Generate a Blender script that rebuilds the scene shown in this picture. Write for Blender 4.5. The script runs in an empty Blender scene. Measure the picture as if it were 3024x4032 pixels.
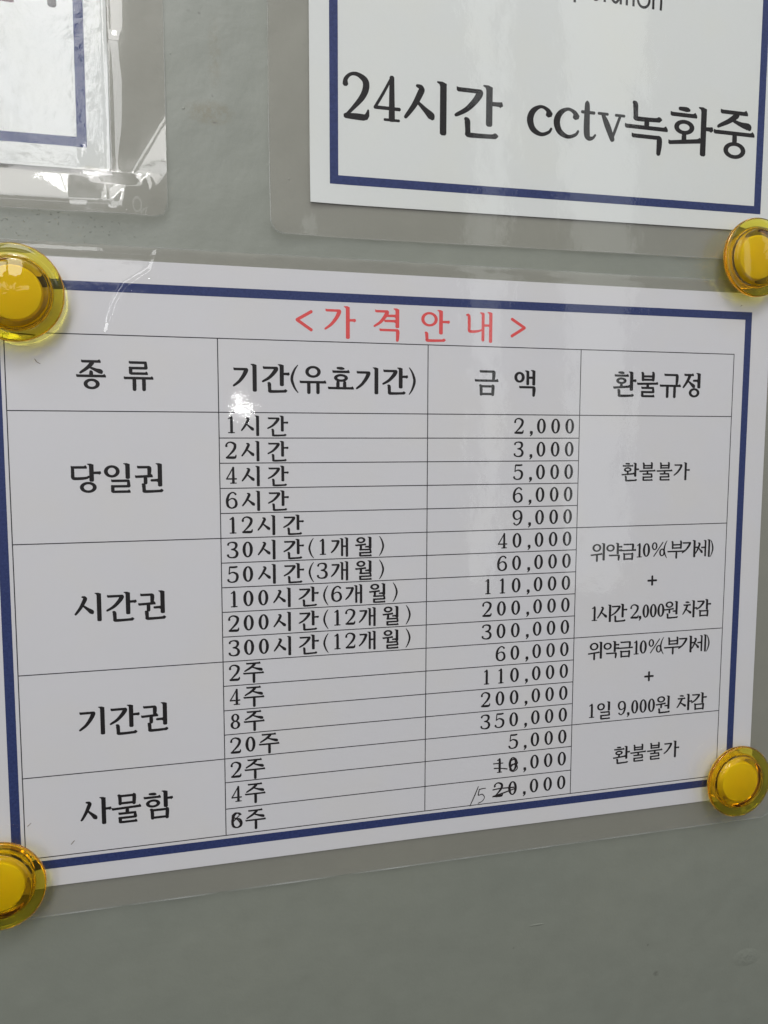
import bpy, bmesh, math, random
from mathutils import Vector, Matrix, noise as mnoise

sc = bpy.context.scene
random.seed(7)
# ---------------------------------------------------------------- frame of reference
# Everything is measured in millimetres on the wall: x to the right, y downwards,
# h outwards from the price sheet's paper.  B() turns that into metres in the world.
Z0 = 1.5
def B(x, y, h=0.0):
    return (x*.001, -h*.001, Z0 - y*.001)

# ---------------------------------------------------------------- camera
R = [(0.96691925, -0.0019583, -0.25507515),
     (-0.02267885, 0.99535053, -0.09361089),
     (0.25407251, 0.09629899, 0.96237917)]
cd = bpy.data.cameras.new('camera'); cam = bpy.data.objects.new('camera', cd)
sc.collection.objects.link(cam); sc.camera = cam
def w(v): return Vector((v[0], v[2], -v[1]))
rx, dn, fw = w(R[0]), w(R[1]), w(R[2])
M = Matrix((( rx.x, -dn.x, -fw.x), (rx.y, -dn.y, -fw.y), (rx.z, -dn.z, -fw.z))).to_4x4()
M.translation = Vector(B(49.874, 31.839, 283.918))
cam.matrix_world = M
cd.sensor_fit = 'VERTICAL'; cd.sensor_height = 36.0; cd.lens = 3200/4032*36
cd.clip_start = 0.01; cd.clip_end = 50

# ---------------------------------------------------------------- world: dim room, paler above than below
W = bpy.data.worlds.new('World'); sc.world = W; W.use_nodes = True
nt = W.node_tree; nt.nodes.clear()
o = nt.nodes.new('ShaderNodeOutputWorld'); bg = nt.nodes.new('ShaderNodeBackground')
tc = nt.nodes.new('ShaderNodeTexCoord'); sp = nt.nodes.new('ShaderNodeSeparateXYZ')
mr = nt.nodes.new('ShaderNodeMapRange'); mr.interpolation_type = 'SMOOTHSTEP'
mr.inputs['From Min'].default_value = -.8; mr.inputs['From Max'].default_value = .8
mx = nt.nodes.new('ShaderNodeMix'); mx.data_type = 'RGBA'
mx.inputs[6].default_value = (.06, .06, .065, 1); mx.inputs[7].default_value = (.50, .505, .51, 1)
nt.links.new(tc.outputs['Generated'], sp.inputs[0]); nt.links.new(sp.outputs['Z'], mr.inputs['Value'])
nt.links.new(mr.outputs[0], mx.inputs[0]); nt.links.new(mx.outputs[2], bg.inputs['Color'])
bg.inputs['Strength'].default_value = 1.0
nt.links.new(bg.outputs[0], o.inputs[0])

# ---------------------------------------------------------------- lamps (windows and tubes of the room, plus added glare lamps)
def area(name, d, dist, sx, sy, L, col, spin=0):
    """d = direction from the wall (right, up, out); L = radiance"""
    a = bpy.data.lights.new(name, 'AREA'); a.shape = 'RECTANGLE'; a.size = sx; a.size_y = sy
    a.energy = L*math.pi*sx*sy; a.color = col
    ob = bpy.data.objects.new(name, a); sc.collection.objects.link(ob)
    v = Vector((d[0], -d[2], d[1]))
    t = Vector(B(50, 32)); p = t + v*dist
    ob.location = p
    q = (t-p).to_track_quat('-Z', 'Y'); ob.rotation_euler = q.to_euler()
    return ob
for q in (-.165, -.34, -.515): area('window_lamp', (q, .44, 1), 1.5, .225, .28, 8.0, (.98, .985, 1))
area('window_lamp', (-.30, .238, 1), 1.5, .85, .055, 3.0, (.98, .985, 1))
area('glare_lamp', (-.15, .86, 1), 1.4, .36, .80, 10, (1, .99, .98))  # bright window enlarged to wash the upper-left film margin white
for q in (-.205, -.165): area('glare_lamp', (q, .86, 1), 1.36, .045, .40, 34, (1, .99, .98))  # slim strips added in front for the hot patch in that margin
area('window_lamp', (.47, .20, 1), 1.6, .07, 1.5, 1.8, (.95, 1, .98))
area('window_lamp', (.66, .20, 1), 1.6, .17, 1.5, 1.6, (.95, 1, .98))
area('window_lamp', (-.45, .20, 1), 1.5, .36, .30, 10, (.98, .985, 1))  # unseen extension of the low window, added so the film creases shine
area('window_lamp', (1.25, .62, 1), 1.3, .35, .8, 1.6, (.95, 1, .96))
area('tube_lamp', (-.75, 1.75, 1), .55, .9, .14, 8, (1, .98, .99))
area('tube_lamp', (.6, 1.4, 1), .65, .9, .12, 7, (.98, 1, .97))
area('hotspot_lamp', (.115, .036, 1), 1.2, .024, .014, 100, (1, 1, 1))  # small lamp added to make the hotspot on the price sheet film

sc.view_settings.view_transform = 'Standard'; sc.view_settings.look = 'None'
sc.view_settings.exposure = -0.32; sc.view_settings.gamma = 1
sc.cycles.use_denoising = True
sc.cycles.max_bounces = 16; sc.cycles.transmission_bounces = 12; sc.cycles.transparent_max_bounces = 24
sc.cycles.caustics_refractive = True; sc.cycles.caustics_reflective = True
sc.cycles.blur_glossy = .3
sc.cycles.sample_clamp_indirect = 6

# ---------------------------------------------------------------- materials
def mat(name):
    m = bpy.data.materials.new(name); m.use_nodes = True
    n = m.node_tree.nodes; l = m.node_tree.links
    return m, n, l, n['Principled BSDF'], n['Material Output']
def coords(n, l, scale):
    g = n.new('ShaderNodeNewGeometry'); v = n.new('ShaderNodeVectorMath'); v.operation = 'SCALE'
    v.inputs['Scale'].default_value = scale
    l.new(g.outputs['Position'], v.inputs[0]); return v.outputs[0]
def math_(n, l, op, a, b=None, c=None, clamp=False):
    k = n.new('ShaderNodeMath'); k.operation = op; k.use_clamp = clamp
    for i, q in enumerate((a, b, c)):
        if q is None: continue
        if isinstance(q, (int, float)): k.inputs[i].default_value = q
        else: l.new(q, k.inputs[i])
    return k.outputs[0]
def noise(n, l, co, scale, detail=3, rough=.5):
    t = n.new('ShaderNodeTexNoise'); l.new(co, t.inputs['Vector'])
    t.inputs['Scale'].default_value = scale; t.inputs['Detail'].default_value = detail
    t.inputs['Roughness'].default_value = rough; return t.outputs[0]
def rng(n, l, v, a, b, c=0, d=1):
    r = n.new('ShaderNodeMapRange'); l.new(v, r.inputs['Value'])
    for k, q in zip(('From Min', 'From Max', 'To Min', 'To Max'), (a, b, c, d)): r.inputs[k].default_value = q
    return r.outputs[0]
def mixc(n, l, f, a, b, mode='MIX'):
    k = n.new('ShaderNodeMix'); k.data_type = 'RGBA'; k.blend_type = mode
    for i, q in ((0, f), (6, a), (7, b)):
        if isinstance(q, (int, float)): k.inputs[i].default_value = q
        elif isinstance(q, tuple): k.inputs[i].default_value = q + (1,)
        else: l.new(q, k.inputs[i])
    return k.outputs[2]
def bump(n, l, hgt, strength, dist):
    b = n.new('ShaderNodeBump'); l.new(hgt, b.inputs['Height'])
    b.inputs['Strength'].default_value = strength; b.inputs['Distance'].default_value = dist
    return b.outputs[0]

# painted steel wall: faint mottling, dust nibs under the paint, a brown smear, a few chips
mw, n, l, P, O = mat('painted_steel')
co = coords(n, l, 1000.0)                       # millimetres
sx = n.new('ShaderNodeSeparateXYZ'); l.new(co, sx.inputs[0])
X = sx.outputs['X']; Y = math_(n, l, 'SUBTRACT', Z0*1000, sx.outputs['Z'])
big = noise(n, l, co, .012, 3); mid = noise(n, l, co, .09, 4, .6); fine = noise(n, l, co, 2.2, 2)
base = mixc(n, l, rng(n, l, big, .3, .7), (.203, .218, .184), (.226, .238, .197))
base = mixc(n, l, rng(n, l, mid, .35, .75, 0, .35), base, (.178, .188, .155))
base = mixc(n, l, rng(n, l, fine, .3, .7, 0, .10), base, (.125, .13, .108))
def blob(cx, cy, rx_, ry_):
    a = math_(n, l, 'DIVIDE', math_(n, l, 'SUBTRACT', X, cx), rx_)
    b = math_(n, l, 'DIVIDE', math_(n, l, 'SUBTRACT', Y, cy), ry_)
    d = math_(n, l, 'ADD', math_(n, l, 'MULTIPLY', a, a), math_(n, l, 'MULTIPLY', b, b))
    return math_(n, l, 'SUBTRACT', 1.0, d, clamp=True)
st = math_(n, l, 'MAXIMUM', math_(n, l, 'MULTIPLY', blob(67.2, -92, 2.6, 13), .55), blob(65.5, -73.5, 9, 4.5))
sn = noise(n, l, co, .55, 5, .75)
st = math_(n, l, 'MULTIPLY', st, rng(n, l, sn, .36, .60), clamp=True)
base = mixc(n, l, math_(n, l, 'MULTIPLY', st, .8), base, (.165, .148, .09))
# dark specks and pale chips, sparse
wob = n.new('ShaderNodeTexNoise'); l.new(co, wob.inputs['Vector']); wob.inputs['Scale'].default_value = 1.3
wv = n.new('ShaderNodeVectorMath'); wv.operation = 'ADD'; l.new(co, wv.inputs[0]); l.new(wob.outputs['Color'], wv.inputs[1])
vor = n.new('ShaderNodeTexVoronoi'); l.new(wv.outputs[0], vor.inputs['Vector']); vor.inputs['Scale'].default_value = .085
near = rng(n, l, vor.outputs['Distance'], .012, .040, 1, 0)
vor.inputs['Randomness'].default_value = 1
pick = n.new('ShaderNodeSeparateColor'); l.new(vor.outputs['Color'], pick.inputs[0])
near.node.clamp = True
spk = math_(n, l, 'MULTIPLY', near, rng(n, l, pick.outputs[0], .55, .56), clamp=True)
drk = math_(n, l, 'MULTIPLY', spk, rng(n, l, pick.outputs[1], .5, .51), clamp=True)
base = mixc(n, l, math_(n, l, 'MULTIPLY', drk, .75), base, (.05, .045, .04))
spots = blob(245.4, 260.5, 1.6, 1.5)
for a in ((241, 247, .7, .6), (179.5, 238, .6, .6), (97, -98.5, .5, .5), (62.5, -104.2, .7, .6), (59.2, -104.6, .8, .6), (67, -70.4, 1.1, .45), (66.4, -79, .5, .7), (66.2, -64.5, .5, .5)):
    spots = math_(n, l, 'MAXIMUM', spots, blob(*a))
spots = math_(n, l, 'MULTIPLY', spots, rng(n, l, noise(n, l, co, 1.1, 3), .35, .6), clamp=True)
base = mixc(n, l, math_(n, l, 'MULTIPLY', spots, .6), base, (.07, .065, .055))
l.new(base, P.inputs['Base Color']); P.inputs['Roughness'].default_value = .46
P.inputs['Specular IOR Level'].default_value = .8
hgt = math_(n, l, 'MULTIPLY', noise(n, l, co, .35, 3), .25)
hgt = math_(n, l, 'ADD', hgt, math_(n, l, 'MULTIPLY', noise(n, l, co, .03, 2), 3.0))
hgt = math_(n, l, 'ADD', hgt, math_(n, l, 'MULTIPLY', spk, .45))
dent = math_(n, l, 'MULTIPLY', blob(290.5, 261, 7, 4), noise(n, l, co, .5, 4, .7))
hgt = math_(n, l, 'ADD', hgt, math_(n, l, 'MULTIPLY', dent, 1.6))
nib = rng(n, l, noise(n, l, co, .9, 2), .66, .72); nib.node.clamp = True
hgt = math_(n, l, 'ADD', hgt, math_(n, l, 'MULTIPLY', math_(n, l, 'MULTIPLY', nib, blob(16, -35, 40, 7)), .5))
scr = blob(189.5, 229.8, 3.5, .45)
hgt = math_(n, l, 'ADD', hgt, math_(n, l, 'MULTIPLY', scr, .5))
l.new(bump(n, l, hgt, .55, .0006), P.inputs['Normal'])

def paper_mat(name, col):
    m, n, l, P, O = mat(name)
    co = coords(n, l, 1000.0)
    a = noise(n, l, co, .02, 3); b = noise(n, l, co, 1.4, 4, .7)
    c = mixc(n, l, rng(n, l, a, .3, .7, 0, .25), col, tuple(q*.94 for q in col))
    c = mixc(n, l, rng(n, l, b, .3, .7, 0, .22), c, tuple(q*.90 for q in col))
    y_ = rng(n, l, noise(n, l, co, .035, 2), .45, .7, 0, .5); y_.node.clamp = True
    c = mixc(n, l, y_, c, (col[0]*1.0, col[1]*.985, col[2]*.93))
    l.new(c, P.inputs['Base Color']); P.inputs['Roughness'].default_value = .6
    P.inputs['Specular IOR Level'].default_value = .2
    return m
m_paper = paper_mat('white_paper', (.70, .692, .715))
m_paper2 = paper_mat('white_paper_lit', (.745, .762, .745))  # paler, greener base: window light on the upper sheets put into the colour
def ink(name, col, mott=.35):
    m, n, l, P, O = mat(name)
    co = coords(n, l, 1000.0)
    a = noise(n, l, co, 1.1, 4, .7)
    c = mixc(n, l, rng(n, l, a, .35, .7, 0, mott), col, tuple(min(1, q*1.7+.012) for q in col))
    l.new(c, P.inputs['Base Color']); P.inputs['Roughness'].default_value = .55
    P.inputs['Specular IOR Level'].default_value = .2
    return m
m_ink = ink('black_toner', (.010, .008, .009)); m_navy = ink('navy_print', (.022, .035, .122), .6)
m_red = ink('red_print', (.72, .085, .085), .3); m_line = ink('rule_print', (.03, .028, .034))
m_pen = ink('black_pen', (.02, .014, .014)); m_purple = ink('purple_print', (.10, .025, .05))
m_grime = ink('brown_grime', (.16, .12, .08), .5)

def film_mat(name, tint, rough, bs, refl=1.0, painted_sheen=0, sc_=.35, wavy=False):
    m, n, l, P, O = mat(name); n.remove(P)
    co = coords(n, l, 1000.0)
    h = math_(n, l, 'ADD', math_(n, l, 'MULTIPLY', noise(n, l, co, sc_, 3), .7), math_(n, l, 'MULTIPLY', noise(n, l, co, 1.6, 3, .6), .12))
    if wavy:                                    # rippled only where it lies over the paper
        s3 = n.new('ShaderNodeSeparateXYZ'); l.new(co, s3.inputs[0])
        m1 = rng(n, l, s3.outputs['X'], 32, 33.5, 1, .08); m1.node.clamp = True
        m2 = rng(n, l, s3.outputs['Z'], Z0*1000+51, Z0*1000+52.5, .08, 1); m2.node.clamp = True
        h = math_(n, l, 'MULTIPLY', h, math_(n, l, 'MULTIPLY', m1, m2))
    nb = bump(n, l, h, bs, .0004)
    g = n.new('ShaderNodeBsdfGlossy'); g.inputs['Roughness'].default_value = rough; l.new(nb, g.inputs['Normal'])
    t = n.new('ShaderNodeBsdfTransparent'); t.inputs['Color'].default_value = tint + (1,)
    fr = n.new('ShaderNodeFresnel'); l.new(nb, fr.inputs['Normal'])
    ge = n.new('ShaderNodeNewGeometry'); ior = rng(n, l, ge.outputs['Backfacing'], 0, 1, 1.52, 1/1.52); l.new(ior, fr.inputs['IOR'])
    k = n.new('ShaderNodeMixShader'); l.new(math_(n, l, 'MULTIPLY', fr.outputs[0], refl), k.inputs[0])
    l.new(t.outputs[0], k.inputs[1]); l.new(g.outputs[0], k.inputs[2])
    if painted_sheen:                                    # pale diffuse standing in for light reflected off the margin film
        d = n.new('ShaderNodeBsdfDiffuse'); d.inputs['Color'].default_value = (.80, .75, .69, 1)
        k2 = n.new('ShaderNodeMixShader'); k2.inputs[0].default_value = painted_sheen
        l.new(k.outputs[0], k2.inputs[1]); l.new(d.outputs[0], k2.inputs[2]); k = k2
    l.new(k.outputs[0], O.inputs['Surface'])
    return m
m_film = film_mat('clear_film', (.948, .948, .945), .045, .07)
m_film_wavy = film_mat('clear_film_wavy', (.955, .955, .953), .018, .42, 1.0, 0, .3, True)
m_back = film_mat('clear_film_back', (.994, .984, .962), .14, .2, .6, .14)

m_edge, n, l, P, O = mat('cut_film_edge')
P.inputs['Base Color'].default_value = (.62, .64, .62, 1); P.inputs['Roughness'].default_value = .3
l.new(rng(n, l, noise(n, l, coords(n, l, 1000.0), .05, 3), .35, .7, .02, .30), P.inputs['Alpha'])

m_amber, n, l, P, O = mat('amber_plastic'); n.remove(P)
g = n.new('ShaderNodeBsdfGlass'); g.inputs['IOR'].default_value = 1.49; g.inputs['Roughness'].default_value = .0
g.inputs['Color'].default_value = (1, .985, .90, 1)
va = n.new('ShaderNodeVolumeAbsorption'); va.inputs['Color'].default_value = (.998, .969, .055, 1); va.inputs['Density'].default_value = 1000
l.new(g.outputs[0], O.inputs['Surface']); l.new(va.outputs[0], O.inputs['Volume'])
m_core, n, l, P, O = mat('yellow_magnet_core')
P.inputs['Base Color'].default_value = (.93, .74, .015, 1); P.inputs['Roughness'].default_value = .5

# ---------------------------------------------------------------- mesh helpers
def obj(name, V, F, m, parent=None, smooth=False):
    me = bpy.data.meshes.new(name); me.from_pydata(V, [], F); me.update()
    me.materials.append(m)
    if smooth: me.polygons.foreach_set('use_smooth', [True]*len(me.polygons))
    ob = bpy.data.objects.new(name, me); sc.collection.objects.link(ob)
    if parent: ob.parent = parent
    return ob
def thing(name, label, cat, group=None):
    e = bpy.data.objects.new(name, None); sc.collection.objects.link(e)
    e['label'] = label; e['category'] = cat
    if group: e['group'] = group
    e.empty_display_size = .01
    return e

# wall, 2 mm behind the sheets, a plate with real thickness
WALLH = -1.3
v = [B(x, y, h) for h in (WALLH, WALLH-25) for (x, y) in ((-700, -700), (1000, -700), (1000, 900), (-700, 900))]
wall = obj('wall', v, [(0, 3, 2, 1), (4, 5, 6, 7), (0, 1, 5, 4), (1, 2, 6, 5), (2, 3, 7, 6), (3, 0, 4, 7)], mw)
wall['kind'] = 'structure'

# ---------------------------------------------------------------- lettering: brush strokes -> polygons
def cat(pts, n=6):
    """Catmull-Rom through (x, y, w)"""
    if len(pts) < 3: return [tuple(p) for p in pts]
    P_ = [pts[0]] + list(pts) + [pts[-1]]; out = []
    for i in range(1, len(P_)-2):
        a, b, c, d = P_[i-1], P_[i], P_[i+1], P_[i+2]
        for k in range(n):
            t = k/n
            out.append(tuple(.5*((2*b[j]) + (c[j]-a[j])*t + (2*a[j]-5*b[j]+4*c[j]-d[j])*t*t + (3*b[j]-a[j]-3*c[j]+d[j])*t**3) for j in range(3)))
    out.append(tuple(P_[-2])); return out
class Ink:
    def __init__(s, hf): s.V = []; s.F = []; s.k = 0; s.hf = hf
    def put(s, pts, faces):
        b = len(s.V); dz = .02 + .0025*(s.k % 9); s.k += 1
        for x, y in pts: s.V.append(B(x, y, s.hf(x, y) + dz))
        s.F += [tuple(b+i for i in reversed(f)) for f in faces]
    def poly(s, pts): s.put(pts, [tuple(range(len(pts)))])
    def brush(s, pts, closed=False, cap=True):
        L = []; Rr = []; n_ = len(pts)
        for i, (x, y, w_) in enumerate(pts):
            a = pts[(i-1) % n_] if closed or i else pts[0]; c = pts[(i+1) % n_] if closed or i < n_-1 else pts[-1]
            dx, dy = c[0]-a[0], c[1]-a[1]; q = math.hypot(dx, dy) or 1
            nx, ny = -dy/q*w_/2, dx/q*w_/2
            L.append((x+nx, y+ny)); Rr.append((x-nx, y-ny))
        if not closed and cap:           # rounded ends
            for e in (0, -1):
                x, y, w_ = pts[e]; x2, y2, _ = pts[1 if e == 0 else -2]
                q = math.hypot(x-x2, y-y2) or 1; ux, uy = (x-x2)/q*w_*.32, (y-y2)/q*w_*.32
                l_, r_ = L[e], Rr[e]; mxx, mxy = (l_[0]+r_[0])/2, (l_[1]+r_[1])/2
                nl = (mxx+(l_[0]-mxx)*.5+ux, mxy+(l_[1]-mxy)*.5+uy); nr = (mxx+(r_[0]-mxx)*.5+ux, mxy+(r_[1]-mxy)*.5+uy)
                if e == 0: L.insert(0, nl); Rr.insert(0, nr)
                else: L.append(nl); Rr.append(nr)
        m_ = len(L); f = [(i, i+1, m_+i+1, m_+i) for i in range(m_-1)]
        if closed: f.append((m_-1, 0, m_, 2*m_-1))
        s.put(L+Rr, f)
    def ring(s, cx, cy, rx_, ry_, ws, wt):
        N = 28; o_ = []; i_ = []
        for k in range(N):
            a = 2*math.pi*k/N; o_.append((cx+rx_*math.cos(a), cy+ry_*math.sin(a))); i_.append((cx+(rx_-ws)*math.cos(a), cy+(ry_-wt)*math.sin(a)))
        s.put(o_+i_, [(k, (k+1) % N, N+(k+1) % N, N+k) for k in range(N)])

class G:
    """one glyph fitted into the box x0,y0,x1,y1 (mm); coordinates 0..100; stroke widths in em"""
    def __init__(s, ink_, box, em, bold=1.0):
        s.i = ink_; s.x0, s.y0, s.x1, s.y1 = box; s.em = em; s.b = bold*1.62
    def p(s, x, y): return (s.x0+(s.x1-s.x0)*x/100, s.y0+(s.y1-s.y0)*y/100)
    def v(s, x, y1, y2, w=.086, flag=True, foot=False):
        e = s.em; w = w*s.b*e; (X_, a), (_, b) = s.p(x, y1), s.p(x, y2); h = w/2
        if flag:
            pts = [(X_-h-.058*e, a+.004*e), (X_-h*.3, a+.002*e), (X_+h, a+.035*e), (X_+h, b-.03*e), (X_+h*.6, b), (X_-h*.5, b), (X_-h, b-.03*e), (X_-h, a+.10*e), (X_-h-.012*e, a+.055*e), (X_-h-.062*e, a+.028*e)]
        else:
            pts = [(X_-h, a), (X_+h, a), (X_+h, b-.03*e), (X_+h*.6, b), (X_-h*.5, b), (X_-h, b-.03*e)]
        s.i.poly(pts)
    def h(s, x1, x2, y, y2=None, w=.052, tick=True, bumpr=True):
        e = s.em; w = w*s.b*e; (a, Y1), (b, Y2) = s.p(x1, y), s.p(x2, y if y2 is None else y2); k = w/2
        pts = [(a, Y1-k-(.012*e if tick else 0)), (a+.05*e, Y1-k)]
        if bumpr: pts += [(b-.10*e, Y2-k), (b-.05*e, Y2-k-.030*e), (b-.012*e, Y2-k*.6), (b, Y2+k*.3), (b-.01*e, Y2+k)]
        else: pts += [(b, Y2-k), (b, Y2+k)]
        pts += [(a+.03*e, Y1+k), (a, Y1+k*.4)]
        s.i.poly(pts)
    def c(s, *pts, n=6):
        q = []
        for x, y, w in pts:
            X_, Y_ = s.p(x, y); q.append((X_, Y_, w*s.em*s.b))
        s.i.brush(cat(q, n))
    def o(s, cx, cy, rx_, ry_, ws=.074, wt=.05):
        X_, Y_ = s.p(cx, cy); s.i.ring(X_, Y_, (s.x1-s.x0)*rx_/100, (s.y1-s.y0)*ry_/100, ws*s.em*s.b, wt*s.em*s.b)
    # consonants
    def gl(s, x0, x1, y0, xb, yb):             # giyeok with a curved leg
        s.h(x0, x1, y0, bumpr=False); m = (x1+xb)/2
        s.c((x1-4, y0-1.5, .035), (x1-2.5, y0+3, .085), (x1-(x1-xb)*.22, y0+(yb-y0)*.36, .078), (x1-(x1-xb)*.55, y0+(yb-y0)*.72, .062), (xb+4, yb-2, .045), (xb+1, yb, .03))
    def gt(s, x0, x1, y0, yb, w=.078):         # giyeok with an upright leg
        s.h(x0, x1-3, y0, bumpr=False); s.c((x1-6, y0-2, .04), (x1-3.5, y0+3, w), (x1-3.5, (y0+yb)/2, w), (x1-5, yb, w*.8))
    def n_(s, x0, x1, y0, y1):                  # nieun
        s.c((x0+1, y0, .045), (x0+5, y0+4, .075), (x0+6, (y0+y1)/2, .07), (x0+6.5, y1-5, .07), n=4)
        s.c((x0+5, y1-5, .055), (x0+10, y1-1.5, .06), (x1-14, y1-2.4, .054), (x1-5, y1-4, .07), (x1, y1-4.2, .03), n=4)
    def d_(s, x0, x1, y0, y1):
        s.h(x0, x1-6, y0+1); s.c((x0+6, y0+1, .06), (x0+6, y1-6, .068), n=2)
        s.c((x0+5, y1-6, .055), (x0+12, y1-2, .06), (x1-12, y1-3.5, .054), (x1, y1-9, .04), n=4)
    def r_(s, x0, x1, y0, y1):
        m = (y0+y1)/2; a = (y1-y0)
        s.h(x0+2, x1-5, y0+2.3, bumpr=False); s.c((x1-8, y0+1, .05), (x1-7, m, .072), n=2)
        s.h(x0+5, x1-5, m, bumpr=False, tick=False); s.c((x0+4, m-1, .05), (x0+7.5, m+2, .068), (x0+7.5, y1-3, .066), n=2)
        s.h(x0+5, x1, y1-2.6, tick=False)
    def m_(s, x0, x1, y0, y1):
        s.c((x0+1, y0, .05), (x0+6, y0+4, .07), (x0+7, y1-1, .066), n=3); s.h(x0+5, x1-4, y0+3, bumpr=False, tick=False)
        s.c((x1-8, y0+1, .055), (x1-5, y0+4, .075), (x1-6.5, y1, .07), n=3); s.h(x0+7, x1-7, y1-4, bumpr=False, tick=False)
    def b_(s, x0, x1, y0, y1):
        s.c((x0+1, y0+2, .045), (x0+6, y0+5, .07), (x0+7, y1-1, .066), n=3); s.c((x1-11, y0, .04), (x1-6, y0+4, .072), (x1-6.5, y1-1, .07), n=3)
        s.h(x0+7, x1-7, y0+(y1-y0)*.48, bumpr=False, tick=False); s.h(x0+7, x1-7, y1-3.5, bumpr=False, tick=False)
    def legs(s, xt, yt, xl, yl, xr, yr):        # the two legs of siot / jieut
        s.c((xt, yt, .05), (xt-1, yt+4, .078), (xt-(xt-xl)*.42, yt+(yl-yt)*.55, .066), (xl+5, yl-3, .048), (xl+1, yl, .035))
        fx, fy = xt-(xt-xl)*.30, yt+(yl-yt)*.42
        s.c((fx, fy, .035), (fx+(xr-fx)*.5, fy+(yr-fy)*.48, .062), (xr-5, yr-5, .092), (xr-1, yr-.5, .06))
    def s_(s, x0, x1, y0, y1):
        xt = x0+(x1-x0)*.60
        s.c((xt-12, y0+1, .035), (xt-3, y0+3, .06), (xt, y0+7, .07), n=3)
        s.legs(xt, y0+6, x0, y1, x1, y1-2)
    def j_(s, x0, x1, y0, y1, xh0=None, xh1=None):
        s.h(xh0 if xh0 is not None else x0+10, xh1 if xh1 is not None else x1-5, y0+2)
        s.legs(x0+(x1-x0)*.58, y0+4, x0, y1, x1, y1-1)
    def hh(s, x0, x1, y0, cx, cy, rx_, ry_):    # hieut
        s.c((cx-12, y0, .045), (cx+4, y0+.8, .062), (cx+11, y0+2, .035), n=3); s.h(x0, x1, y0+12.5); s.o(cx, cy, rx_, ry_)
    def arm(s, x1, x2, y): s.c((x1, y, .05), (x2-7, y-.3, .056), (x2-2, y+.5, .075), (x2, y+1.2, .035), n=3)
    def sv(s, x, y1, y2, w=.072): s.c((x-3, y1, .04), (x, y1+2, w), (x, y2, w), n=2)

def g_(f): GL[f.__name__] = f
GL = {}
def D(ch):
    def deco(f): GL[ch] = f; return f
    return deco
@D('시')
def _(g): g.s_(0, 69, 12, 73); g.v(94, 0, 100)
@D('기')
def _(g): g.gl(2, 60, 20, 0, 80); g.v(94, 0, 100)
@D('간')
def _(g): g.gl(3, 55, 14, 0, 64); g.v(72.5, 0, 79); g.arm(75, 100, 35); g.n_(21, 91, 68, 100)
@D('권')
def _(g): g.gt(8, 55, 14, 44); g.h(0, 64, 47, 45); g.sv(37, 48, 70); g.arm(58, 84, 60); g.v(89, 0, 82); g.n_(25, 99, 73, 100)
@D('당')
def _(g): g.d_(2, 62, 12, 53); g.v(70, 0, 62); g.arm(72, 100, 32); g.o(58, 81, 28, 19)
@D('일')
def _(g): g.o(30, 28, 30, 21); g.v(90, 0, 54); g.r_(24, 100, 58, 100)
@D('사')
def _(g): g.s_(0, 52, 14, 78); g.v(76, 0, 100); g.arm(78, 100, 44)
@D('물')
def _(g): g.m_(22, 82, 0, 33); g.h(0, 100, 48, 45); g.sv(52, 49, 64); g.r_(20, 86, 64, 100)
@D('함')
def _(g): g.hh(0, 60, 9, 32, 44, 25, 15); g.v(76, 0, 62); g.arm(78, 100, 29); g.m_(22, 86, 66, 100)
@D('종')
def _(g): g.j_(12, 86, 0, 43, 18, 84); g.sv(50, 37, 51); g.h(0, 100, 53); g.o(51, 81, 27, 19)
@D('류')
def _(g): g.r_(16, 82, 0, 44); g.h(0, 100, 58); g.sv(35, 60, 100); g.sv(67, 60, 100)
@D('유')
def _(g): g.o(50, 22, 29, 22); g.h(0, 100, 60); g.sv(34, 61, 100); g.sv(68, 61, 100)
@D('효')
def _(g): g.c((36, 3, .045), (52, 4.5, .062), (62, 6, .035), n=3); g.h(17, 84, 20); g.o(50, 48, 27, 18); g.sv(38, 66, 93); g.sv(64, 66, 93); g.h(0, 100, 95)
@D('금')
def _(g): g.gt(20, 83, 5, 38); g.h(0, 100, 42); g.m_(20, 82, 62, 100)
@D('액')
def _(g): g.o(25, 29, 26, 21); g.v(66, 2, 59, .07); g.v(96, 0, 60, .075); g.h(66, 95, 30, bumpr=False, tick=False); g.gt(24, 101, 67, 100)
@D('환')
def _(g): g.hh(5, 68, 5, 35, 38, 23, 13.5); g.sv(35, 51, 63); g.h(0, 76, 66, 61); g.v(80, 0, 78); g.arm(82, 100, 37); g.n_(20, 90, 74, 100)
@D('불')
def _(g): g.b_(20, 82, 0, 33); g.h(0, 100, 47, 45); g.sv(50, 48, 61); g.r_(18, 84, 61, 100)
@D('규')
def _(g): g.gt(20, 84, 4, 46); g.h(0, 100, 51); g.sv(36, 53, 100); g.sv(70, 53, 100)
@D('정')
def _(g): g.j_(0, 64, 7, 60, 6, 60); g.arm(58, 84, 32); g.v(89, 0, 63); g.o(64, 81, 30, 19)
@D('개')
def _(g): g.gl(3, 46, 17, 0, 76); g.v(66, 3, 96, .07); g.v(95, 0, 100, .075); g.h(66, 94, 45, bumpr=False, tick=False)
@D('월')
def _(g): g.o(34, 17, 28, 16); g.h(0, 66, 43, 40); g.sv(34, 43, 60); g.arm(62, 85, 52); g.v(90, 0, 62); g.r_(22, 100, 64, 100)
@D('원')
def _(g): g.o(37, 20, 29, 19); g.h(0, 71, 50, 46); g.sv(38, 49, 69); g.arm(64, 88, 60); g.v(90, 0, 81); g.n_(20, 100, 74, 100)
@D('주')
def _(g): g.j_(6, 90, 0, 42, 14, 84); g.h(0, 100, 53); g.sv(51, 54, 100, .08)
@D('중')
def _(g): g.j_(9, 88, 0, 35, 15, 82); g.h(0, 100, 46); g.sv(51, 47, 66); g.o(52, 82, 27, 18)
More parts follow.
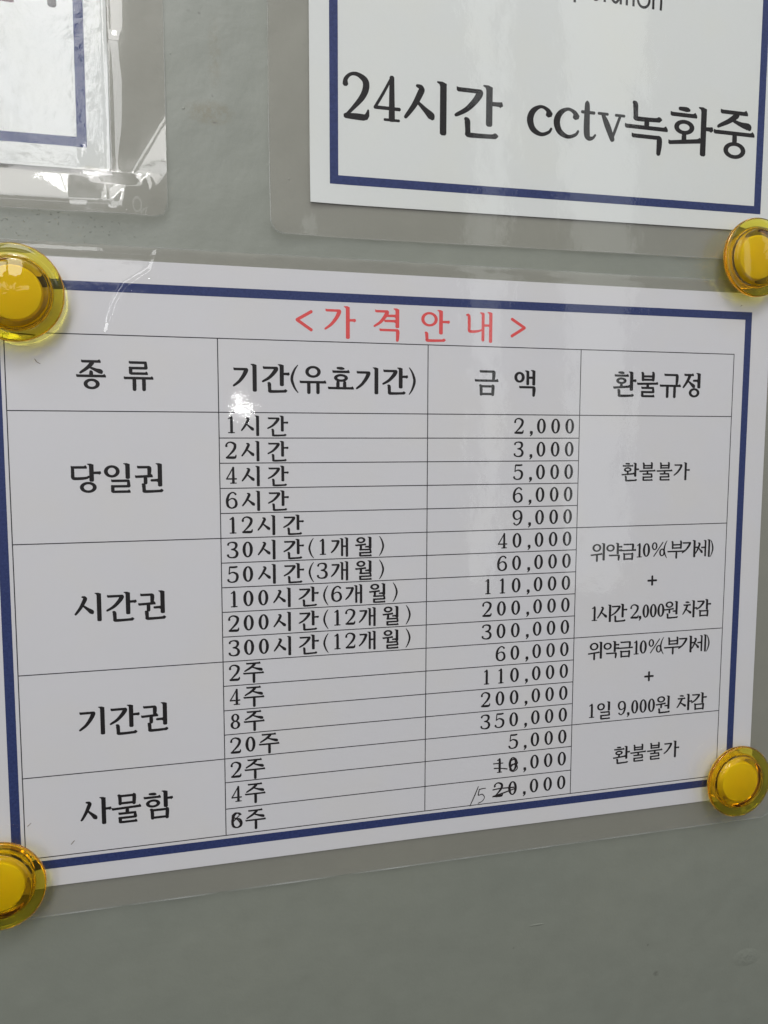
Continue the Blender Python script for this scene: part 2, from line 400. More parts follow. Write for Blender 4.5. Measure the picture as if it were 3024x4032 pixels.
@D('녹')
def _(g): g.n_(18, 84, 0, 34); g.sv(50, 31, 45); g.h(0, 100, 49); g.gt(16, 84, 67, 100)
@D('화')
def _(g): g.hh(3, 64, 8, 35, 45, 23, 15); g.sv(35, 59, 74); g.h(0, 76, 78, 70); g.v(79, 0, 100); g.arm(81, 100, 44)
@D('가')
def _(g): g.gl(3, 50, 15, 0, 72); g.v(75, 0, 100); g.arm(77, 100, 43)
@D('격')
def _(g): g.gl(5, 55, 11, 0, 58); g.arm(50, 88, 24); g.arm(44, 88, 40); g.v(93, 0, 61); g.gt(22, 98, 68, 100)
@D('안')
def _(g): g.o(29, 31, 29.5, 23); g.v(70, 0, 78); g.arm(72, 100, 38); g.n_(14, 86, 73, 100)
@D('내')
def _(g): g.c((0, 13, .04), (9, 16, .07), (10, 62, .066), n=3); g.c((9, 61, .055), (14, 65, .06), (40, 64, .054), (60, 59, .04), n=4); g.v(64, 2, 96, .07); g.v(94, 0, 100, .078); g.h(64, 93, 44, bumpr=False, tick=False)
@D('위')
def _(g): g.o(43, 26, 32, 22); g.h(0, 84, 66, 61); g.sv(45, 64, 100); g.v(93, 0, 98)
@D('약')
def _(g): g.o(27, 29, 27, 21); g.v(73, 0, 66); g.arm(75, 100, 24); g.arm(75, 100, 44); g.gt(18, 84, 72, 100)
@D('부')
def _(g): g.b_(22, 82, 0, 43); g.h(0, 100, 60); g.sv(51, 61, 100)
@D('세')
def _(g): g.s_(0, 50, 18, 76); g.arm(42, 68, 45); g.v(70, 3, 96, .07); g.v(96, 0, 100, .075)
@D('차')
def _(g): g.c((20, 9, .045), (34, 10, .062), (44, 12, .035), n=3); g.h(5, 56, 26); g.legs(32, 28, 0, 78, 58, 74); g.v(76, 0, 100); g.arm(78, 100, 46)
@D('감')
def _(g): g.gl(4, 52, 12, 0, 58); g.v(73, 0, 63); g.arm(75, 100, 30); g.m_(20, 84, 66, 100)
@D('0')
def _(g): g.o(50, 50, 50, 50, .088, .042)
@D('1')
def _(g): g.c((12, 14, .03), (38, 9, .045), (56, 3, .06), n=3); g.c((58, 1, .05), (58, 20, .078), (58, 98, .078), n=2); g.c((12, 98.5, .032), (100, 98.5, .032), n=2)
@D('2')
def _(g): g.c((7, 26, .07), (9, 14, .05), (28, 3, .04), (55, 2, .05), (84, 13, .075), (88, 30, .08), (72, 52, .07), (35, 78, .045), (6, 96, .035)); g.c((6, 95, .06), (50, 95, .075), (88, 94, .07), (97, 78, .022), n=3)
@D('3')
def _(g): g.c((8, 18, .065), (14, 8, .045), (45, 2, .04), (78, 8, .07), (86, 24, .078), (72, 41, .055), (38, 47, .036)); g.c((40, 47, .036), (76, 53, .055), (93, 72, .08), (80, 92, .07), (42, 98, .04), (12, 91, .05), (5, 81, .07))
@D('4')
def _(g): g.c((66, 2, .03), (36, 38, .036), (4, 72, .036), n=3); g.c((3, 72, .042), (98, 72, .042), n=2); g.c((68, 1, .06), (68, 97, .078), n=2); g.c((40, 98, .032), (96, 98, .032), n=2)
@D('5')
def _(g): g.c((20, 3, .055), (60, 4, .06), (90, 2, .05), n=3); g.c((19, 2, .036), (16, 25, .036), (13, 45, .036), n=2); g.c((12, 46, .036), (45, 36, .042), (82, 46, .07), (92, 66, .08), (78, 90, .065), (42, 98, .04), (12, 92, .05), (4, 82, .07))
@D('6')
def _(g): g.c((88, 14, .06), (76, 5, .045), (52, 2, .04), (22, 18, .065), (7, 50, .08), (14, 84, .07), (48, 98, .042), (84, 88, .07), (93, 68, .075), (80, 46, .06), (50, 39, .036), (20, 50, .034), (10, 60, .03))
@D('8')
def _(g): g.o(50, 26, 40, 26, .07, .036); g.o(50, 73, 48, 27, .078, .036)
@D('9')
def _(g): g.c((12, 86, .06), (24, 95, .045), (48, 98, .04), (78, 82, .065), (93, 50, .08), (86, 16, .07), (52, 2, .042), (16, 12, .07), (7, 32, .075), (20, 54, .06), (50, 61, .036), (80, 50, .034), (90, 40, .03))
@D(',')
def _(g): g.c((30, 5, .05), (50, 20, .11), (66, 38, .10), (74, 62, .06), (20, 108, .028), n=4)
@D('(')
def _(g): g.c((96, 0, .02), (48, 20, .045), (18, 50, .06), (50, 80, .045), (98, 100, .02))
@D(')')
def _(g): g.c((4, 0, .02), (52, 20, .045), (82, 50, .06), (50, 80, .045), (2, 100, .02))
@D('%')
def _(g): g.o(21, 27, 22, 28, .062, .04); g.o(79, 73, 22, 28, .062, .04); g.c((84, 1, .04), (16, 99, .04), n=2)
@D('+')
def _(g): g.c((0, 50, .07), (100, 50, .07), n=2); g.c((50, 0, .075), (50, 100, .075), n=2)
@D('<')
def _(g): g.c((98, 2, .065), (4, 47, .065), n=2); g.c((4, 46, .065), (98, 97, .065), n=2)
@D('>')
def _(g): g.c((2, 2, .065), (96, 49, .065), n=2); g.c((96, 48, .065), (2, 97, .065), n=2)
@D('c')
def _(g): g.c((88, 27, .09), (80, 12, .05), (52, 3, .036), (20, 20, .065), (7, 50, .08), (20, 82, .07), (54, 97, .045), (86, 88, .036), (98, 74, .028))
@D('t')
def _(g): g.c((38, 0, .035), (38, 12, .065), (38, 80, .078), (52, 96, .06), (80, 95, .035), (98, 86, .025)); g.c((2, 28, .036), (88, 28, .036), n=2)
@D('v')
def _(g): g.c((16, 4, .04), (34, 42, .075), (56, 96, .06), n=3); g.c((84, 4, .034), (70, 45, .036), (52, 97, .036), n=3); g.c((0, 3, .032), (36, 3, .032), n=2); g.c((66, 3, .032), (100, 3, .032), n=2)

def letter(parent, hf, items, em, m=m_ink, bold=1.0, sh=None, name='lettering', label=None):
    k = Ink(hf)
    for ch, x0, y0, x1, y1 in items:
        if sh: d0 = sh((x0+x1)/2); y0 += d0; y1 += d0
        GL[ch](G(k, (x0, y0, x1, y1), em, bold))
    ob = obj(name, k.V, k.F, m, parent)
    if label: ob['label'] = label
    return ob

# ---------------------------------------------------------------- sheet builder
def steps(a, b, st, fine=None):
    """stations from a to b every st mm, closer where the film is creased"""
    cuts = [(a, b, st)]
    if fine:
        f0, f1, fs = fine; cuts = [(a, f0, st), (f0, f1, fs), (f1, b, st)]
    out = [a]
    for p_, q_, s_ in cuts:
        if q_-p_ < 1e-6: continue
        n_ = max(1, int(round((q_-p_)/s_))); out += [p_+(q_-p_)*i/n_ for i in range(1, n_+1)]
    return out
def grid(x0, x1, y0, y1, st, hf, shear=None, fx=None, fy=None):
    xs = steps(x0, x1, st, fx); ys = steps(y0, y1, st, fy); nx = len(xs)-1; ny = len(ys)-1; V = []; F = []
    for y in ys:
        for x in xs: V.append(B(x, y + (shear(x) if shear else 0), hf(x, y)))
    for j in range(ny):
        for i in range(nx):
            a = j*(nx+1)+i; F.append((a, a+nx+1, a+nx+2, a+1))
    return V, F
def band(k, x0, x1, y0, y1, shear=None, st=6):
    """printed rectangle that follows the sheet"""
    L_ = max(x1-x0, y1-y0); n_ = max(1, int(L_/st)); hor = (x1-x0) >= (y1-y0); A = []; Bq = []
    s_ = shear or (lambda x: 0)
    for i in range(n_+1):
        t = i/n_
        if hor: x = x0+(x1-x0)*t; A.append((x, y0+s_(x))); Bq.append((x, y1+s_(x)))
        else: y = y0+(y1-y0)*t; A.append((x0, y+s_(x0))); Bq.append((x1, y+s_(x1)))
    m_ = n_+1
    if hor: f = [(i, i+1, m_+i+1, m_+i) for i in range(n_)]
    else: f = [(i, m_+i, m_+i+1, i+1) for i in range(n_)]
    k.put(A+Bq, f)
def rrect(x0, x1, y0, y1, r, st=5):
    """rounded outline"""
    P_ = []
    def seg(a, b):
        n_ = max(1, int(math.hypot(b[0]-a[0], b[1]-a[1])/st))
        for i in range(n_): P_.append((a[0]+(b[0]-a[0])*i/n_, a[1]+(b[1]-a[1])*i/n_))
    def arc(cx, cy, a0):
        for i in range(8):
            a = math.radians(a0 + 90*i/8); P_.append((cx+r*math.cos(a), cy+r*math.sin(a)))
    seg((x0+r, y0), (x1-r, y0)); arc(x1-r, y0+r, -90); seg((x1, y0+r), (x1, y1-r)); arc(x1-r, y1-r, 0)
    seg((x1-r, y1), (x0+r, y1)); arc(x0+r, y1-r, 90); seg((x0, y1-r), (x0, y0+r)); arc(x0+r, y0+r, 180)
    return P_
def round_clip(V, F, x0, x1, y0, y1, r, n_w):
    """pull the corner vertices of a film grid in to its rounded outline"""
    out = []
    for (X_, Yd, Z_) in V:
        x = X_*1000; y = (Z0-Z_)*1000
        cx = min(max(x, x0+r), x1-r); cy = min(max(y, y0+r), y1-r)
        d = math.hypot(x-cx, y-cy)
        if d > r: x = cx+(x-cx)*r/d; y = cy+(y-cy)*r/d
        out.append((x*.001, Yd, Z0-y*.001))
    return out
def film(parent, x0, x1, y0, y1, r, hf, st, m, shear=None, fx=None, fy=None):
    V, F = grid(x0, x1, y0, y1, st, lambda x, y: hf(x, y), None, fx, fy)
    V = round_clip(V, F, x0, x1, y0, y1, r, 0)
    if shear: V = [(a, b, c - shear(a*1000)*.001) for a, b, c in V]
    obj('front_film', V, F, m, parent, True)
    V, F = grid(x0, x1, y0, y1, 5, lambda x, y: hf(x, y)-.75, None)
    V = round_clip(V, F, x0, x1, y0, y1, r, 0)
    if shear: V = [(a, b, c - shear(a*1000)*.001) for a, b, c in V]
    obj('back_film', V, F, m_back, parent, True)
    # the cut edge, a thin welded rim that catches the light
    o_ = rrect(x0, x1, y0, y1, r); N = len(o_); V = []; F = []
    for i, (x, y) in enumerate(o_):
        a = o_[i-1]; c = o_[(i+1) % N]; dx, dy = c[0]-a[0], c[1]-a[1]; q = math.hypot(dx, dy) or 1
        nx, ny = dy/q, -dx/q; s_ = shear(x) if shear else 0; h = hf(x, y)
        for (u, hh_) in ((-.10, .03), (.14, .05), (.17, -.75), (-.10, -.80)): V.append(B(x+nx*u, y+ny*u+s_, h+hh_))
    for i in range(N):
        j = (i+1) % N
        for k in range(4): F.append((i*4+k, i*4+(k+1) % 4, j*4+(k+1) % 4, j*4+k))
    obj('cut_edge', V, F, m_edge, parent, True)
def frame(parent, hf, xo0, xo1, yo0, yo1, t, shear=None):
    k = Ink(hf)
    band(k, xo0, xo1, yo0, yo0+t, shear); k.k = 0; band(k, xo0, xo1, yo1-t, yo1, shear); k.k = 0
    band(k, xo0, xo0+t, yo0+t, yo1-t, shear); k.k = 0; band(k, xo1-t, xo1, yo0+t, yo1-t, shear)
    return obj('printed_border', k.V, k.F, m_navy, parent)
def nz(x, y, s, seed=0): return mnoise.noise(Vector((x*s, y*s, seed)))
def gauss(d, w_): return math.exp(-(d/w_)**2)
def segdist(x, y, pts):
    best = 1e9; tt = 0
    for i in range(len(pts)-1):
        (ax, ay), (bx, by) = pts[i], pts[i+1]; dx, dy = bx-ax, by-ay
        t = max(0, min(1, ((x-ax)*dx+(y-ay)*dy)/(dx*dx+dy*dy))); d = math.hypot(x-ax-t*dx, y-ay-t*dy)
        if d < best: best = d; tt = (i+t)/(len(pts)-1)
    return best, tt

# ---------------------------------------------------------------- the price sheet
price = thing('price_sheet', 'laminated price table in Korean with red title and navy border, held by four magnets', 'sign')
def hp(x, y): return .25*nz(x, y, .011, 3)
V, F = grid(-10.6, 286.4, -24.15, 185.85, 4, hp); obj('paper', V, F, m_paper, price, True)
frame(price, hp, -4.3, 277.62, -16.84, 179.6, 3.05)
XS = [0, 66.53, 141.2, 202.21, 270.0]
YS = [0, 24.79, 33.53, 42.15, 50.79, 59.45, 68.1, 76.75, 85.42, 94.14, 102.94, 111.82, 120.6, 129.47, 138.3, 147.03, 155.81, 165.59, 175.34]
k = Ink(hp); t = .165
for j in range(19):
    segs = {0: [(0, 4)], 1: [(0, 4)], 6: [(0, 4)], 11: [(0, 4)], 15: [(0, 4)], 18: [(0, 4)]}.get(j, [(1, 3)])
    for a, b in segs: band(k, XS[a]-t, XS[b]+t, YS[j]-t, YS[j]+t)
for i in range(5): band(k, XS[i]-t, XS[i]+t, 0, YS[18])
obj('table_rules', k.V, k.F, m_line, price)

LET = {
'종 류': [('종', 21.22, 8.48, 30.48, 17.68), ('류', 35.99, 8.52, 45.46, 17.65)],
'당일권': [('당', 18.39, 41.91, 27.81, 51.6), ('일', 28.87, 41.83, 37.21, 51.61), ('권', 38.68, 41.91, 47.72, 51.57)],
'시간권': [('시', 18.31, 85.11, 26.51, 94.88), ('간', 28.32, 85.21, 37.92, 95.08), ('권', 38.58, 85.27, 47.56, 95.01)],
'기간권': [('기', 18.44, 124.29, 26.42, 134.16), ('간', 28.31, 124.4, 37.9, 134.53), ('권', 38.52, 124.48, 47.42, 134.37)],
'사물함': [('사', 17.85, 156.12, 27.77, 165.93), ('물', 27.98, 156.3, 37.78, 166.21), ('함', 38.61, 156.12, 48.3, 166.05)],
'기간(유효기간)': [('기', 71.53, 8.21, 79.3, 17.68), ('간', 81.39, 8.12, 90.74, 17.63), ('(', 91.17, 8.33, 93.84, 17.8), ('유', 94.37, 8.45, 103.84, 17.81), ('효', 104.38, 8.75, 113.74, 16.38), ('기', 114.57, 8.44, 122.41, 17.96), ('간', 124.21, 8.31, 133.5, 17.71), (')', 134.08, 8.33, 136.56, 17.84)],
'금 액': [('금', 159.31, 8.59, 168.7, 17.6), ('액', 175.02, 8.08, 183.21, 17.71)],
'환불규정': [('환', 216.25, 7.76, 226.12, 17.29), ('불', 226.58, 8.03, 235.95, 17.4), ('규', 236.63, 8.41, 246.15, 17.36), ('정', 247.0, 7.72, 255.17, 17.39)],
}
for s_, it in LET.items(): letter(price, hp, it, 9.9, bold=1.05)
for y0 in (43.1, 158.0):
    letter(price, hp, [('환', 221.0, y0, 228.5, y0+7.1), ('불', 228.8, y0+.1, 236.05, y0+7.1), ('불', 236.5, y0+.1, 243.7, y0+7.1), ('가', 244.3, y0, 251.5, y0+7.2)], 7.3)
for y0 in (74.5, 114.0):
    letter(price, hp, [('위', 208.5, y0, 214.6, y0+7.1), ('약', 215.2, y0+.1, 222.2, y0+7.0), ('금', 221.35, y0+.6, 228.5, y0+7.0), ('1', 228.7, y0+.7, 231.05, y0+6.2), ('0', 231.48, y0+.7, 234.8, y0+6.2), ('%', 235.55, y0+.5, 241.5, y0+6.2), ('(', 240.85, y0, 242.5, y0+7.0), ('부', 242.7, y0+.4, 250.8, y0+7.2), ('가', 249.35, y0+.1, 257.1, y0+7.2), ('세', 255.6, y0, 262.3, y0+7.3), (')', 262.6, y0+.3, 264.05, y0+7.3)], 7.4)
for y0 in (88.6, 128.0): letter(price, hp, [('+', 234.3, y0, 238.15, y0+3.6)], 7.4)
letter(price, hp, [('1', 209.49, 99.7, 211.98, 105.35), ('시', 212.1, 99.2, 218.07, 106.3), ('간', 218.23, 99.15, 225.28, 106.27), ('2', 226.85, 99.85, 230.5, 105.4), (',', 230.6, 104.64, 231.63, 106.3), ('0', 232.22, 100.0, 235.32, 105.47), ('0', 235.54, 100.0, 238.78, 105.5), ('0', 239.01, 100.0, 242.3, 105.5), ('원', 242.19, 99.3, 248.51, 106.23), ('차', 250.69, 99.4, 257.51, 106.6), ('감', 257.18, 99.2, 263.96, 106.31)], 7.4)
letter(price, hp, [('1', 209.48, 139.24, 211.89, 144.8), ('일', 213.13, 138.7, 219.07, 145.9), ('9', 222.62, 139.2, 225.94, 144.85), (',', 226.61, 144.1, 227.76, 145.75), ('0', 228.51, 139.2, 231.81, 144.85), ('0', 232.3, 139.2, 235.7, 144.85), ('0', 236.15, 139.2, 239.49, 144.85), ('원', 239.83, 138.55, 246.43, 145.63), ('차', 249.67, 138.6, 256.87, 145.65), ('감', 256.54, 138.5, 263.81, 145.7)], 7.4)
letter(price, hp, [('<', 93.31, -10.3, 98.81, -3.6), ('가', 103.28, -12.5, 114.32, -1.2), ('격', 120.98, -12.45, 130.27, -1.1), ('안', 138.56, -12.55, 149.2, -1.4), ('내', 155.85, -12.55, 165.87, -1.4), ('>', 173.48, -10.5, 179.05, -3.9)], 11.4, m_red, .9, label='red printed title')

def row2(i, digits, rest, month=None):
    y = YS[i]+1.38; it = []; x = 68.65
    if i > 14: y += .2
    if i > 15: y += .25
    for c in digits:
        it.append((c, x+(.75 if c == '1' else 0), y, x+(3.1 if c == '1' else 3.6), y+5.6)); x += 5.2
    y -= .42
    if rest == '주': it.append(('주', x-.4, y+.1, x+6.95, y+7.05))
    else:
        it += [('시', x+.15, y, x+6.15, y+7.1), ('간', x+9.15, y, x+16.3, y+7.0)]
        if month:
            x += 18.0; it.append(('(', x, y, x+1.85, y+7.1)); x += 3.15
            for c in month:
                it.append((c, x+(.75 if c == '1' else 0), y+.35, x+(3.05 if c == '1' else 3.6), y+5.95)); x += 5.05
            it += [('개', x-.05, y, x+6.1, y+7.1), ('월', x+8.85, y, x+15.0, y+7.1), (')', x+17.8, y, x+19.6, y+7.1)]
    letter(price, hp, it, 7.3, bold=1.03)
for i, a in enumerate([('1', '시간'), ('2', '시간'), ('4', '시간'), ('6', '시간'), ('12', '시간'), ('30', '시간', '1'), ('50', '시간', '3'), ('100', '시간', '6'), ('200', '시간', '12'), ('300', '시간', '12'), ('2', '주'), ('4', '주'), ('8', '주'), ('20', '주'), ('2', '주'), ('4', '주'), ('6', '주')]):
    row2(i+1, *a)
for i, s_ in enumerate(['2,000', '3,000', '5,000', '6,000', '9,000', '40,000', '60,000', '110,000', '200,000', '300,000', '60,000', '110,000', '200,000', '350,000', '5,000', '10,000', '20,000']):
    y = YS[i+1]+1.35 + (.3 if i > 14 else 0) + (.2 if i > 13 else 0); x = 196.3; it = []
    for c in reversed(s_):
        if c == ',': it.append((',', x+3.0, y+4.8, x+4.1, y+6.45)); x -= 3.25
        else: it.append((c, x+(.9 if c == '1' else 0), y, x+(3.1 if c == '1' else 3.7), y+5.65)); x -= 5.9
    letter(price, hp, it, 7.3, bold=1.03)

# corrections by hand
def pen(name, strokes, wd, label, m=m_pen):
    k = Ink(hp); k.k = 8
    for s_ in strokes: k.k = 8 + 9*0; k.brush(cat([(x, y, wd*(.8+.4*random.random())) for x, y in s_], 5))
    # lift each stroke a little over the toner
    k.V = [(a, b-.00003, c) for a, b, c in k.V]
    ob = obj(name, k.V, k.F, m, price); ob['label'] = label
    return ob
pen('handwriting', [[(169.0, 159.57), (173.0, 159.63)], [(169.33, 161.48), (171.7, 161.63), (174.79, 162.2)],
                    [(176.1, 159.3), (177.5, 158.66), (178.7, 159.6), (176.74, 161.14), (175.9, 162.61), (177.3, 163.51), (178.9, 162.65), (178.8, 161.1), (177.0, 160.6), (175.9, 161.6)],
                    [(176.3, 159.0), (178.2, 158.4), (179.1, 160.4)]], .5, 'ten crossed out in black pen and overwritten')
pen('handwriting', [[(168.94, 170.11), (171.84, 169.83), (177.7, 169.98)], [(168.98, 172.68), (171.88, 172.14), (178.79, 170.4)], [(168.9, 172.9), (171.0, 172.75)]], .5, 'twenty struck through with two black pen lines')
pen('handwriting', [[(162.87, 168.05), (161.3, 171.68), (159.48, 175.54)], [(163.3, 169.2), (162.95, 170.85), (163.02, 171.6), (164.49, 171.3), (165.45, 172.67), (164.6, 174.1), (162.86, 174.77)], [(163.31, 169.3), (164.45, 169.09), (165.87, 169.05)]], .38, 'handwritten fifteen')
pen('handwriting', [[(68.8, 168.2), (70.1, 167.3), (71.3, 168.3), (70.01, 169.62), (68.75, 171.17), (69.2, 172.6), (71.0, 172.75), (71.6, 171.5), (70.6, 169.9), (69.16, 168.9), (68.8, 168.2)], [(68.8, 168.6), (68.6, 171.6)]], .4, 'digit retraced in black pen')
for s_ in ([(8.9, 8.3), (9.5, 9.2), (10.5, 9.8)], [(1.0, 163.7), (2.1, 162.7)], [(14.5, 171.8), (15.6, 170.6)], [(272, -19.0), (272.7, -19.4)]):
    pen('smudge', [s_], .2, 'small brown grime mark', m_grime)

crease = [(47.5, -27), (45.5, -21), (37.84, -15.6), (35.84, -12.58), (34.07, -9.07), (32.53, -5.09), (31.74, -2.12), (30.94, .86)]
crease2 = [(5.56, 28.83), (14.29, 29.52), (20.79, 30.99), (26.45, 31.72), (32.15, 33.12)]
def hpf(x, y):
    h = hp(x, y) + .40 + .10*nz(x, y, .035, 8) + .035*nz(x, y, .13, 5)
    # the film wells up round the paper where the two foils meet
    e = min(x+12.5, 288.3-x, y+26.2, 187.9-y)
    h += .10*gauss(e, 1.0)
    if y > 186: h += .05*gauss(y-(191.5+1.2*nz(x, 0, .08, 2)), .9)
    if -28 < y < 2 and 28 < x < 50:
        d, t_ = segdist(x, y, crease); h += .52*gauss(d, .95)*(1+.25*nz(x, y, .5, 3))*math.sin(math.pi*min(1, .08+t_*.9))
    if 26 < y < 36 and 3 < x < 35:
        d, t_ = segdist(x, y, crease2); h += .035*gauss(d, .8)
    return h
film(price, -21.5, 297.0, -28.6, 196.35, 4, hpf, .8, m_film, None, (26, 50, .25), (-28.6, 3, .25))

# ---------------------------------------------------------------- the camera notice (upper right)
cctv = thing('notice_sheet', 'laminated notice reading 24시간 cctv녹화중 in large black letters above the price table', 'sign')
sh = lambda x: -.0095*(x-105)
def hc(x, y): return -.35 + .2*nz(x, y, .012, 11) + 2.2*math.exp(-((x-86)/16)**2-((y+38)/16)**2)
V, F = grid(98.5, 308.5, -344, -46.95, 5, hc, sh); obj('paper', V, F, m_paper2, cctv, True)
frame(cctv, hc, 105.4, 299.5, -335, -53.6, 3.0, None) if False else None
k = Ink(hc)
band(k, 105.4, 279.65, -56.6, -53.6, sh); k.k = 0; band(k, 105.4, 108.4, -335, -56.6, sh); k.k = 0; band(k, 276.5, 279.65, -335, -56.6, sh)
obj('printed_border', k.V, k.F, m_navy, cctv)
letter(cctv, hc, [('2', 110.35, -90.87, 119.28, -75.92), ('4', 121.04, -91.04, 130.48, -76.36), ('시', 132.06, -91.51, 147.2, -73.29), ('간', 150.68, -92.07, 168.59, -74.07)], 18.8, bold=.95)
letter(cctv, hc, [('녹', 218.13, -92.22, 236.6, -74.28), ('화', 236.9, -93.35, 256.22, -75.14), ('중', 256.72, -92.99, 275.38, -75.41)], 18.8, bold=.95)
letter(cctv, hc, [('c', 178.92, -87.08, 188.25, -76.8), ('c', 189.51, -87.28, 199.13, -76.91), ('t', 200.12, -90.34, 206.08, -77.0), ('v', 207.04, -87.0, 217.86, -77.3)], 18.8, bold=1.06)
# foot of a line of Latin lettering that runs out of the picture
k = Ink(hc); b = -126.1; xh = 6.2; wd = .95
def st_(*p): k.brush(cat([(x, y, wd) for x, y in p], 6), cap=False)
st_((196.3, b-xh), (196.3, b+1.7)); st_((196.3, b-3), (198.2, b-.4), (200.2, b-3), (198.2, b-xh+.4), (196.3, b-3.4))
st_((202.3, b-3.1), (206.6, b-3.1), (204.5, b-xh+.4), (202.3, b-3.1), (204.5, b-.35), (206.4, b-1.6))
st_((208.4, b-xh), (208.4, b)); st_((208.4, b-3.8), (210.3, b-xh+.4))
st_((215.0, b-xh), (215.0, b)); st_((215.0, b-3.1), (213.0, b-.4), (211.0, b-2.2), (213.0, b-3.8), (215.0, b-3.6))
st_((217.5, b-xh-2), (217.5, b)); st_((216.4, b-xh+.4), (219, b-xh+.4)); st_((220.3, b-xh), (220.3, b)); st_((220.3, b-xh-2.2), (220.3, b-xh-1.2))
k.ring(224.5, b-2.9, 2.9, 3.2, .95, .95)
st_((228.6, b-xh), (228.6, b)); st_((228.6, b-4), (230.4, b-xh+.5), (231.8, b-4.4), (231.8, b))
obj('lettering', k.V, k.F, m_ink, cctv)
def hcf(x, y): return hc(x, y) + .42 + .12*nz(x, y, .03, 4) + .03*nz(x, y, .14, 6)
film(cctv, 84.7, 319, -355, -35.55, 4.5, hcf, 1.3, m_film, lambda x: -.009*(x-85))

# ---------------------------------------------------------------- the notice cut off at the upper left
left = thing('notice_sheet', 'laminated sheet with navy border cut off at the upper left, its pouch buckled and glaring', 'sign')
def hl(x, y): return -.55 + .8*math.exp(-((x-30)/30)**2-((y+55)/30)**2) + .15*nz(x, y, .03, 21)
V, F = grid(-176.4, 33.7, -348, -51.65, 4, hl); obj('paper', V, F, m_paper2, left, True)
frame(left, hl, -169.5, 26.85, -340, -58.45, 3.0)
k = Ink(hl); G(k, (14.5, -117, 18.9, -99.9), 18.8).v(75, 0, 100)
k.poly([(-14, -101.9), (3.0, -101.9), (3.0, -99.95), (-14, -99.75)])
obj('lettering', k.V, k.F, m_ink, left)
k = Ink(hl); k.poly([(3.0, -101.9), (6.8, -101.9), (6.8, -99.9), (3.0, -99.95)])
obj('lettering', k.V, k.F, m_purple, left)['label'] = 'purple end of a printed stroke'
ridge = [(36.5, -92), (38.5, -80), (38.2, -66), (36.5, -55), (37.0, -48)]
fold = [(51, -72), (46, -61), (41.5, -53), (38.5, -46.5), (34.0, -45.2)]
fold2 = [(34.0, -47.0), (28, -44.5), (18, -44.2), (8, -46), (-6, -47)]
def hlf(x, y):
    m_ = 1 if (x < 33 and y < -52) else .25
    h = hl(x, y) + .45 + .08*nz(x, y, .05, 31) + .03*m_*nz(x, y, .22, 33)
    if x > 33: h += .40*math.exp(-((x-38.5)/4.6)**2)*(.5+.5*math.sin((y+40)*.075))
    if x > 20:
        d, _ = segdist(x, y, ridge); h += .20*gauss(d, 2.8)
        u_ = (x-50.4)*.863+(y+70)*.505; u_ = max(0, u_); h += .135*min(u_, 9.5)*min(1, u_/1.5)*(1+.10*nz(x, y, .12, 7))
        h += .10*gauss(math.hypot((x-45.0)*1.5, (y+48)*.9)-2.2, .8)
    h += .55*gauss(math.hypot(x-26.3, (y+55.5)*.8), 2.3)*(1+.6*nz(x, y, .5, 41))
    if y > -52:
        f_ = 1/(1+math.exp((x-41)/2.4))
        h += f_*min(.17*max(0, y+51.3), .17*9.2)*(1+.12*nz(x, 0, .05, 9))
        h += f_*.10*max(0, x-21)*min(1, (y+52)/5)
        h -= f_*.5*min(1, max(0, (y+40.6)/2.3))**2
    h += .12*gauss(max(x-33.7, y+51.65)-.5, .7)
    return h
film(left, -187, 51.2, -359, -38.3, 4, hlf, 4, m_film_wavy, None, (-14, 51.2, .45), (-112, -38.3, .45))

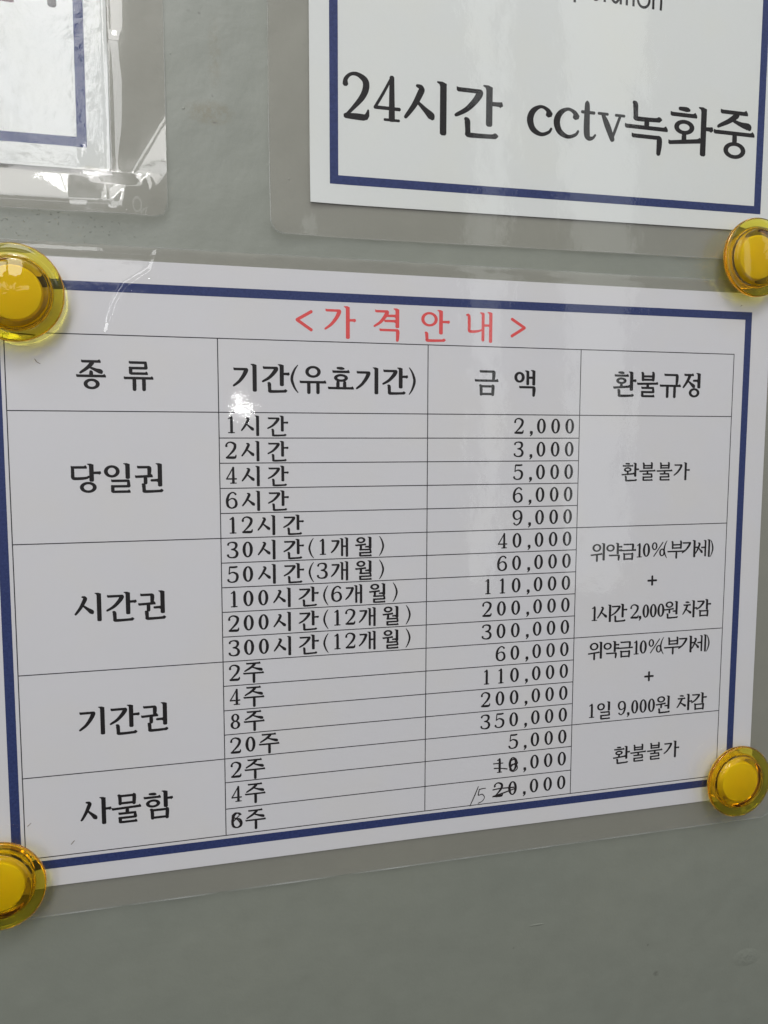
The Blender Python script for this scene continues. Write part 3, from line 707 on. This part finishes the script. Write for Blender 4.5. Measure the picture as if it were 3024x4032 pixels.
# ---------------------------------------------------------------- magnets
FLIP = False
def lathe(prof, N=96):
    V = []; F = []; n_ = len(prof)
    for i in range(N):
        a = 2*math.pi*i/N
        for r_, z_ in prof[1:-1]:
            r_ *= 1+.0035*mnoise.noise(Vector((math.cos(a)*2.2, math.sin(a)*2.2, z_*.3))); z_ += .03*mnoise.noise(Vector((math.cos(a)*3, math.sin(a)*3, r_*.4)))*(z_ > .5); V.append((r_*math.cos(a)*.001, -z_*.001, r_*math.sin(a)*.001))
    m_ = n_-2
    V.append((0, -prof[0][1]*.001, 0)); V.append((0, -prof[-1][1]*.001, 0)); a0, a1 = len(V)-2, len(V)-1
    for i in range(N):
        j = (i+1) % N
        for k in range(m_-1): F.append((i*m_+k, i*m_+k+1, j*m_+k+1, j*m_+k))
        F.append((a0, i*m_, j*m_)); F.append((a1, j*m_+m_-1, i*m_+m_-1))
    F = [tuple(reversed(f)) for f in F] if FLIP else F
    return V, F
body_prof = [(0, 0), (9.6, 0), (10.1, .25), (10.5, .8), (10.75, 3.6), (11.15, 4.25), (11.9, 4.5), (14.0, 4.65), (14.75, 4.85), (15.0, 5.3), (15.0, 6.0), (14.8, 6.35), (14.3, 6.5), (12.2, 6.42), (11.1, 6.35), (10.75, 6.6), (10.6, 7.2), (10.3, 7.5), (9.6, 7.62), (8, 7.84), (6, 8.04), (4, 8.18), (2, 8.26), (0, 8.3)]
core_prof = [(0, 1.0), (7.7, 1.0), (8.1, 1.2), (8.25, 1.6), (8.25, 5.3), (8.15, 5.5), (7.95, 5.6), (0, 5.6)]
MB = []
def magnet(x, y, label, src=None, h=1.0, tilt=(0, 0)):
    e = thing('push_magnet', label, 'magnet', 'yellow magnets on the wall')
    e.location = B(x, y, h); e.rotation_euler = (tilt[0], 0, tilt[1])
    if src is None:
        V, F = lathe(body_prof); a = obj('magnet_body', V, F, m_amber, e, True)
        for p_ in a.data.polygons: p_.use_smooth = True
        V, F = lathe(core_prof, 64); b_ = obj('magnet_core', V, F, m_core, e, True)
        a.data.shade_smooth() if hasattr(a.data, 'shade_smooth') else None
        for q in (a, b_):
            bm = bmesh.new(); bm.from_mesh(q.data); bmesh.ops.recalc_face_normals(bm, faces=bm.faces); bm.to_mesh(q.data); bm.free()
    else:
        for ch in src.children:
            c = ch.copy(); c.parent = e; sc.collection.objects.link(c)
    return e
m0 = magnet(4.36, -11.3, 'domed amber magnet on the top left corner of the price table, window glinting in it')
magnet(273.4, -36.7, 'amber magnet pinning the cctv notice and the price table at the right edge', m0)
magnet(276.0, 175.6, 'amber magnet on the bottom right corner of the price table', m0)
magnet(-7.7, 180.0, 'amber magnet on the bottom left corner of the price table, cut by the picture edge', m0)
